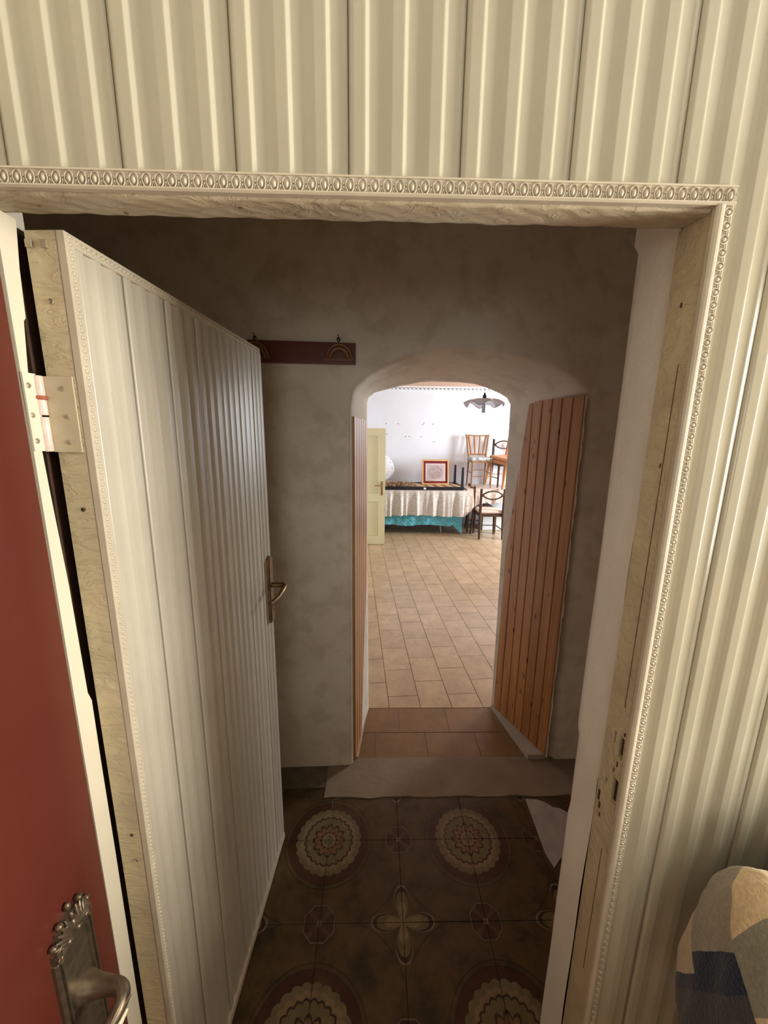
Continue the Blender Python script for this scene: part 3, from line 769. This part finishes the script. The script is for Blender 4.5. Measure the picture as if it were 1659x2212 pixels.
o = obj('fleece_blanket', mb, None, label='bunched plush blanket with grey, cream and navy patches at the lower right corner', cat='blanket')
o.data.transform(Matrix.Translation(-BC)); o.location = BC; o.data.materials.append(fleece())
def r2(a, v):
    top = max(0., 1-v**9)**.5; fold = 1+.04*sin(3*a+2+v*3)+.04*sin(5*a+v*7)
    return (.32*top*fold*(1-.1*v), .17*top*fold)
mb = MB(); blob(mb, r2, .93, .36, .842, 1.215, 60, 30)
mg = NM('grey_fleece', .95, 0, .1); mg.color(mg.ramp(mg.noise(mg.pos(), 90, 4), [(.3, (.085, .085, .08)), (.7, (.15, .15, .14))])); mg.bump(mg.noise(mg.pos(), 200, 4), .6, .004)
obj('fleece_blanket', mb, mg.m, label='dark grey blanket heaped behind the patchwork one at the right edge', cat='blanket')

sb = thing('light_blocker', 'tall unseen block added behind the viewpoint to shade the lower wall', 'light_blocker', (.4, -.8, 0))  # unseen block added behind the camera to cast the lower wall's shadow
obj('body', MB().bbox(-.45, 1.35, -1.0, -.60, .06, 1.14, .004), M['midwood0'], sb)
obj('top', MB().bbox(-.47, 1.37, -1.02, -.58, 1.14, 1.17, .004), M['midwood0'], sb)
for x in (-.42, 1.32):
    for y in (-.97, -.63): obj('foot', MB().box(x-.025, x+.025, y-.025, y+.025, 0, .06), M['dark_gap'], sb)
# ---- yellow door leaf in the far room
M['yellow'] = paint('pale_yellow_paint', (.74, .70, .42), .4, .03, 6)
yd = thing('yellow_door', 'pale yellow two-panel door leaf standing open in the bright far room', 'door', (-.27, 5.97, 0))
YY = 5.95
yx0, yx1 = -.68, .148
dm = MB().box(yx0, yx0+.11, YY, YY+.04, .006, 1.825).box(yx1-.11, yx1, YY, YY+.04, .006, 1.825)
for z0, z1 in ((.006, .14), (.70, .83), (1.72, 1.825)): dm.box(yx0+.11, yx1-.11, YY, YY+.04, z0, z1)
ys = obj('frame', dm, M['yellow'], yd)
for z0, z1 in ((.14, .70), (.83, 1.72)):
    pm = MB().bbox(yx0+.112, yx1-.112, YY+.016, YY+.03, z0+.002, z1-.002, .003)
    obj('panel', pm, M['yellow'], yd)
yh = obj('handle_plate', MB().bbox(yx1-.065, yx1-.035, YY-.006, YY, .80, 1.02, .004), M['brass'], yd)
obj('lever', MB().tube([(yx1-.05, YY-.004, .96), (yx1-.05, YY-.045, .96), (yx1-.06, YY-.052, .96), (yx1-.16, YY-.05, .955)], [.009, .008, .008, .007], 8), M['brass'], yh)

# ---- long table with cloths, and the upturned black table on it
M['steel'] = metal('grey_steel', (.55, .55, .52), .35)
tb = thing('folding_table', 'long folding table against the far wall, hidden under two tablecloths', 'table', (.45, 6.95, 0))
obj('tabletop', MB().bbox(-.62, 1.50, 6.64, 7.34, .745, .775, .004), M['pine_edge'], tb)
for (x, y, s_) in ((1.16, 6.70, 1), (1.16, 7.28, 1), (-.45, 6.7, -1), (-.45, 7.28, -1)):
    obj('leg', MB().tube([(x-s_*.09, y, .745), (x+s_*.02, y, .01)], .012, 8), M['steel'], tb)
def cloth(mb, ztop, hem, yfr, xr, amp, freq, xl=-.66, yb=7.34, sag=0.):
    Lf = xr-xl; Ls = yb-yfr; Tt = Lf+Ls
    def f(u, v):
        s = u*Tt; zb = hem(s, Lf); z = ztop+(zb-ztop)*v
        w_ = amp*(v**.7)*(sin(s*freq)+.6*sin(s*freq*1.73+1.3)+.35*sin(s*freq*2.9+.5))+.006*v
        if s < Lf: return (xl+s+.25*w_, yfr-w_, z)
        return (xr+w_, yfr+(s-Lf)-.25*w_, z)
    mb.grid(f, 260, 14)
    mb.add([(xl, yfr, ztop), (xr, yfr, ztop), (xr, yb, ztop), (xl, yb, ztop)], [(0, 1, 2, 3)]); return mb
def satin(name, c1, c2, sc):
    a = NM(name, .5, 0, .5); n = a.noise(a.pos(), sc, 5, .6, 1.5)
    a.color(a.ramp(n, [(.44, c1), (.5, c2), (.56, c1)])); a.bump(n, .3, .004); return a.m
bc = MB(); cloth(bc, .782, lambda s, L: (.165+.012*sin(s*9)) if s < L-.16 else (.165-.15*max(0, 1-abs(s-L)/.16)), 6.612, 1.532, .010, 17)
qm = NM('turquoise_quilt', .6); sp = qm.n.new('ShaderNodeSeparateXYZ'); qm.L(qm.pos(), sp.inputs[0])
def tri(x, per): return qm.math('ABSOLUTE', qm.math('SUBTRACT', qm.math('FRACT', qm.math('DIVIDE', x, per)), .5))
q1 = tri(qm.math('ADD', sp.outputs[0], sp.outputs[2]), .13); q2 = tri(qm.math('SUBTRACT', sp.outputs[0], sp.outputs[2]), .13)
qq = qm.math('MINIMUM', q1, q2)
qm.color(qm.mix(qm.ramp(qm.noise(qm.pos(), 16, 4), [(.4, 0.), (.6, 1.)]), qm.mix(qm.ramp(qq, [(.03, 1.), (.06, 0.)]), (.05, .37, .48), (.18, .52, .60)), (.14, .46, .54)))
qm.bump(qm.ramp(qq, [(0, 0.), (.2, 1.)]), .6, .01)
obj('tablecloth', bc, qm.m, label='turquoise quilted cloth showing below the white damask one', cat='tablecloth', fixn=True)
wc = MB(); cloth(wc, .789, lambda s, L: .345+.012*sin(s*5+1), 6.560, 1.580, .032, 24)
obj('tablecloth', wc, satin('white_damask', (.74, .71, .66), (.36, .33, .29), 30), label='pleated white damask cloth draped over the long table', cat='tablecloth')

M['black'] = paint('black_lacquer', (.008, .008, .012), .3, .2)
bt = thing('upturned_table', 'black table lying upside down on the white cloth, legs in the air', 'table', (.7, 6.95, .79))
zt = .793
ap = MB().box(-.60, 1.535, 6.615, 6.64, zt, .850).box(-.60, 1.535, 7.22, 7.245, zt, .852).box(1.51, 1.535, 6.64, 7.22, zt, .85).box(-.60, -.575, 6.64, 7.22, zt, .85)
obj('apron', ap, M['black'], bt)
bo = obj('underside', MB().box(-.575, 1.51, 6.64, 7.22, zt, .838), wood('brown_underside', (.36, .17, .07), (.22, .10, .04), .5, 0), bt)
for (x, y) in ((1.512, 6.655), (1.490, 7.20), (-.56, 6.66), (-.56, 7.20)):
    obj('leg', MB().add([(x-.022, y-.022, .838), (x+.022, y-.022, .838), (x+.022, y+.022, .838), (x-.022, y+.022, .838), (x-.016, y-.016, 1.19), (x+.016, y-.016, 1.19), (x+.016, y+.016, 1.19), (x-.016, y+.016, 1.19)],
        [(0,1,5,4),(1,2,6,5),(2,3,7,6),(3,0,4,7),(0,1,2,3),(7,6,5,4)]), M['black'], bt)
M['cream_light_band'] = paint('cream_light_band', (.72, .60, .40), .5, .05)
for k in range(5):  # bands of sunlight across the board, put in as thin cream strips
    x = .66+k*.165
    obj('light_band', MB().prism([(x+.16, 6.66), (x+.23, 6.66), (x+.10, 7.19), (x+.03, 7.19)], .004, Matrix.Translation((0, 0, .8382))), M['cream_light_band'], bt)
obj('tag', MB().box(.835, .875, 6.607, 6.6148, .805, .835), M['white'], bt)
# framed embroidery leaning on the wall
M['gold'] = paint('gilt_wood', (.62, .38, .17), .35, .1, 20)
pf_ = thing('framed_embroidery', 'framed white embroidery in a red mat leaning on the upturned table', 'picture', (1.08, 7.0, .845))
PT = Matrix.Translation((1.085, 6.93, .8445)) @ Matrix.Rotation(radians(-13), 4, 'X')
W2, Hh = .245, .46
fm = MB()
for (a0, a1, b0, b1) in ((-W2, W2, 0, .028), (-W2, W2, Hh-.028, Hh), (-W2, -W2+.028, .028, Hh-.028), (W2-.028, W2, .028, Hh-.028)):
    fm.box(a0, a1, -.014, .012, b0, b1, PT)
obj('frame', fm, M['gold'], pf_)
obj('mat', MB().box(-W2+.02, W2-.02, 0, .008, .02, Hh-.02, PT), paint('dark_red_mat', (.17, .006, .009), .8, .1), pf_)
le_ = NM('lace_embroidery', .9); tc = le_.n.new('ShaderNodeTexCoord').outputs['Generated']; sp = le_.n.new('ShaderNodeSeparateXYZ'); le_.L(tc, sp.inputs[0])
uu, vv = le_.math('SUBTRACT', sp.outputs[0], .5), le_.math('SUBTRACT', sp.outputs[2], .5)
rr = le_.math('SQRT', le_.math('ADD', le_.math('MULTIPLY', uu, uu), le_.math('MULTIPLY', vv, vv)))
an = le_.math('ARCTAN2', vv, uu)
ins = le_.math('LESS_THAN', le_.math('ADD', rr, le_.math('MULTIPLY', le_.math('SINE', le_.math('MULTIPLY', an, 8.)), .012)), .37)
sq = le_.math('MAXIMUM', le_.math('ABSOLUTE', uu), le_.math('ABSOLUTE', vv))
bd_ = le_.math('LESS_THAN', le_.math('ABSOLUTE', le_.math('SUBTRACT', sq, .44)), .008)
fl = le_.ramp(le_.noise(le_.scale(tc, (7, 7, 7)), 1., 3, .5, 1.6), [(.47, 0.), (.5, 1.), (.56, 0.)])
c = le_.mix(ins, (.50, .42, .43), le_.mix(fl, (.34, .26, .27), (.62, .56, .56)))
le_.color(le_.mix(bd_, c, (.80, .76, .74)))
obj('embroidery', MB().box(-W2+.062, W2-.062, -.002, .004, .068, Hh-.068, PT), le_.m, pf_)
# heap of dried twisted stalks
tw = thing('stalk_bundle', 'heap of tan twisted dried stalks at the left end of the upturned table', 'dried stalks', (.3, 6.72, .838))
M['stalk'] = wood('dry_stalk', (.62, .46, .29), (.26, .16, .08), .8, 0, 30, False, 'obj')
rn = random.Random(4)
proto = []
for k in range(6):
    p = []; L_ = rn.uniform(.10, .16)
    for i in range(6):
        t = i/5; p.append((rn.uniform(-.008, .008), (t-.5)*L_, .012*sin(t*pi)+rn.uniform(-.004, .004)))
    proto.append(MB().tube(p, [.004, .006, .0065, .0065, .006, .003], 6).mesh('stalk')); proto[-1].materials.append(M['stalk'])
for k in range(74):
    o = D.objects.new('stalk', proto[k % 6]); COL.objects.link(o); o.parent = tw
    x = -.14+.50*(k % 37)/36+rn.uniform(-.01, .01); o.location = (x, rn.uniform(-.04, .06), .012+.030*(k//37)+rn.uniform(0, .035))
    o.rotation_euler = (rn.uniform(-.9, .3), rn.uniform(-.4, .4), rn.uniform(-.5, .5))
for k in range(4):
    o = D.objects.new('stalk', proto[k]); COL.objects.link(o); o.parent = tw; o.location = (.40+k*.03, -.02, .010); o.rotation_euler = (0, 0, 1.2+.2*k)
# pillow behind the yellow door
def pil(u, v):
    a = 2*pi*u; z = v*.52; t = sin(pi*min(1, max(0, v)))**.45
    return (.08+.26*cos(a)*t*(1+.05*sin(5*v)), 7.24+.06*sin(a)*t, .855+z)
pn = NM('speckled_white_cotton', .9); s_ = pn.ramp(pn.voro(pn.scale(pn.pos(), (22, 22, 16)), 1.), [(.16, 1.), (.26, 0.)]); pn.color(pn.mix(s_, (.80, .83, .86), (.25, .33, .45)))
obj('pillow', MB().grid(pil, 32, 16), pn.m, label='white pillow with small blue specks behind the yellow door', cat='pillow')

# ---- pendant lamp
gl = NM('grey_ribbed_glass', .15); gl.b.inputs['Transmission Weight'].default_value = .6; gl.color((.62, .63, .67)); gl.b.inputs['IOR'].default_value = 1.2
lp = thing('pendant_lamp', 'pendant lamp with a wavy clear glass shade in the far room', 'lamp', (1.225, 4.5, 2.09))
def shade(u, v):
    a = 2*pi*u; r = .03+.195*v; wv = sin(a*7)*.026*v**3+sin(a*3+1)*.008*v**2
    z = 2.150-.004*v-.064*v**3.6+wv
    return (1.225+(r+wv*.4)*cos(a), 4.5+(r+wv*.4)*sin(a), z)
sm = MB().grid(shade, 84, 14)
so = obj('shade', sm, gl.m, lp); mm = so.modifiers.new('t', 'SOLIDIFY'); mm.thickness = .004
obj('socket', MB().lathe([(.001, 2.215), (.008, 2.213), (.012, 2.195), (.022, 2.180), (.024, 2.150), (.001, 2.148)], 14, Matrix.Translation((1.225, 4.5, 0))), M['black'], lp)
obj('cord', MB().tube([(1.225, 4.5, 2.21), (1.225, 4.5, 2.61)], .003, 6), M['steel'], lp)
bm_ = MB()
for k in range(4):
    a = pi/4+k*pi/2; x, y = 1.222+.013*cos(a), 4.5+.013*sin(a)
    bm_.tube([(x, y, 2.135), (x, y, 2.0), (x, y, 1.992)], [.011, .011, .006], 8)
bm_.lathe([(.001, 2.15), (.028, 2.148), (.030, 2.13), (.026, 2.118), (.001, 2.118)], 14, Matrix.Translation((1.222, 4.5, 0)))
obj('bulb', bm_, paint('grey_white_bulb', (.42, .43, .45), .3, .05), lp)

# ---- second table and the chairs
M['darkwood'] = wood('dark_walnut', (.085, .038, .018), (.04, .018, .010), .35, 2, 20, False, 'obj')
M['midwood'] = wood('brown_beech', (.40, .215, .095), (.26, .13, .055), .4, 2, 20, False, 'obj')
M['orangewood'] = wood('orange_pine', (.62, .28, .12), (.42, .17, .07), .4, 2, 20, False, 'obj')
M['seat_pink'] = paint('beige_pink_seat', (.62, .50, .42), .8, .1, 20)
sf = NM('flowered_seat', .8); sf.color(sf.ramp(sf.noise(sf.objc(), 22, 3), [(.4, (.20, .24, .25)), (.5, (.60, .60, .58)), (.62, (.42, .50, .52))])); M['seat_flower'] = sf.m
t2 = thing('small_table', 'table in the far right corner under a pale patterned cloth, chairs stacked on it', 'table', (2.25, 7.0, 0))
obj('tabletop', MB().bbox(1.62, 2.95, 6.68, 7.34, .775, .805, .004), M['darkwood'], t2)
for (x, y) in ((1.66, 6.72), (2.9, 6.72), (1.66, 7.3), (2.9, 7.3)): obj('leg', MB().tube([(x, y, .775), (x, y, 0)], [.028, .018], 8), M['darkwood'], t2)
c2 = MB()
def c2f(u, v):
    xl, xr, yfr, yb = 1.60, 2.97, 6.655, 7.36; Ls = yb-yfr; Lf = xr-xl; s = u*(Ls+Lf)
    corner = max(0, 1-abs(s-Ls)/.24); hem = .56-.20*corner+.018*sin(s*31)+.01*sin(s*77)
    z = .812+(hem-.812)*v; w_ = v*(.014*sin(s*21)+.010*sin(s*47+1)+.012)+corner*.03*v
    if s < Ls: return (xl-w_, yb-s-.2*w_, z)
    return (xl+(s-Ls)+.1*w_, yfr-w_, z)
c2.grid(c2f, 170, 12)
c2.add([(1.60, 6.655, .812), (2.97, 6.655, .812), (2.97, 7.36, .812), (1.60, 7.36, .812)], [(0, 1, 2, 3)])
obj('tablecloth', c2, satin('pale_floral_cloth', (.72, .62, .54), (.46, .32, .26), 14), label='pale floral cloth with a scalloped hem on the corner table', cat='tablecloth')

def chair_slat(loc, label):
    t = thing('slat_back_chair', label, 'chair', (0, 0, 0)); W = M['midwood']
    def o(n, mb, mat=W): return obj(n, mb, mat, t, local=True)
    o('seat', MB().bbox(-.19, .19, -.20, .19, .475, .535, .014), M['seat_flower'])
    o('seat_frame', MB().box(-.175, .175, -.185, .175, .44, .48))
    for s_ in (-1, 1):
        o('leg', MB().tube([(s_*.165, -.17, .46), (s_*.175, -.19, 0)], [.019, .013], 8))
        o('leg', MB().tube([(s_*.16, .17, .50), (s_*.165, .21, 0)], [.018, .014], 8))
        o('back_post', MB().tube([(s_*.150, .17, .48), (s_*.165, .19, .58), (s_*.205, .24, .935)], [.020, .020, .019], 8, True))
    o('top_rail', MB().tube([(-.225, .245, .925), (0, .262, .915), (.225, .245, .925)], .021, 8, True, .6))
    o('lower_rail', MB().tube([(-.16, .19, .575), (0, .20, .575), (.16, .19, .575)], .016, 8))
    for k in range(4):
        a = (k-1.5)/2
        o('back_slat', MB().tube([(a*.145, .198, .58), (a*.215, .252, .91)], .019, 6, True, .5))
    for z in (.20, .32): o('stretcher', MB().tube([(-.17, -.18, z), (.17, -.18, z)], .009, 6))
    for s_ in (-1, 1): o('stretcher', MB().tube([(s_*.17, -.18, .26), (s_*.163, .19, .26)], .009, 6))
    t.location = loc; return t
ca = chair_slat((1.89, 7.02, .812), 'brown slatted-back chair standing on the corner table')
def chair_oval(loc, label, group=None):
    t = thing('oval_back_chair', label, 'chair', (0, 0, 0), group); W = M['darkwood']
    def o(n, mb, mat=W): return obj(n, mb, mat, t, local=True)
    o('seat', MB().bbox(-.20, .20, -.20, .18, .43, .49, .018), M['seat_pink'])
    o('seat_frame', MB().box(-.205, .205, -.205, .185, .385, .435))
    for s_ in (-1, 1):
        o('leg', MB().tube([(s_*.185, -.185, .43), (s_*.19, -.195, 0)], [.024, .017], 8))
        o('leg', MB().tube([(s_*.195, .19, .86), (s_*.195, .185, .45), (s_*.20, .225, 0)], [.022, .025, .019], 8))
    for s_ in (-1, 1):
        o('back_rail', MB().tube([(-.19, .19, .755)]+[(-.16+.32*k/10, .19+.012*sin(pi*k/10), .755+s_*(.012+.058*sin(pi*k/10)**.8)) for k in range(11)]+[(.19, .19, .755)], [.020]+[.019]*11+[.020], 8, True, .7))
    o('back_brace', MB().tube([(-.19, .19, .755), (-.15, .19, .755)], .028, 8)); o('back_brace', MB().tube([(.19, .19, .755), (.15, .19, .755)], .028, 8))
    for s_ in (-1, 1): o('stretcher', MB().tube([(s_*.188, -.19, .16), (s_*.197, .21, .16)], .009, 6))
    t.location = loc; return t
cb = chair_oval((1.965, 6.22+.3, 0), 'dark wooden oval-back chair with beige seat drawn up to the corner table')
cb.rotation_euler = (0, 0, pi)
dup(cb, 'dark chair pushed under the corner table, only its legs showing beside the front chair', (1.93, 6.86, 0), (0, 0, pi*.5))
dup(cb, 'dark oval-back chair standing on the corner table, behind the tilted orange one', (2.40, 7.08, .812), (0, 0, 0))
dup(cb, 'orange-brown chair tilted on the corner table at the edge of the arch', (2.30, 6.90, .835), (0, radians(7), radians(-62)), 1.10,
    {M['darkwood']: M['orangewood'], M['seat_pink']: M['orangewood']})
bx = obj('box', MB().bbox(2.0, 2.35, 6.95, 7.25, 0, .28, .006), M['white'], label='white box on the floor under the corner table', cat='box')
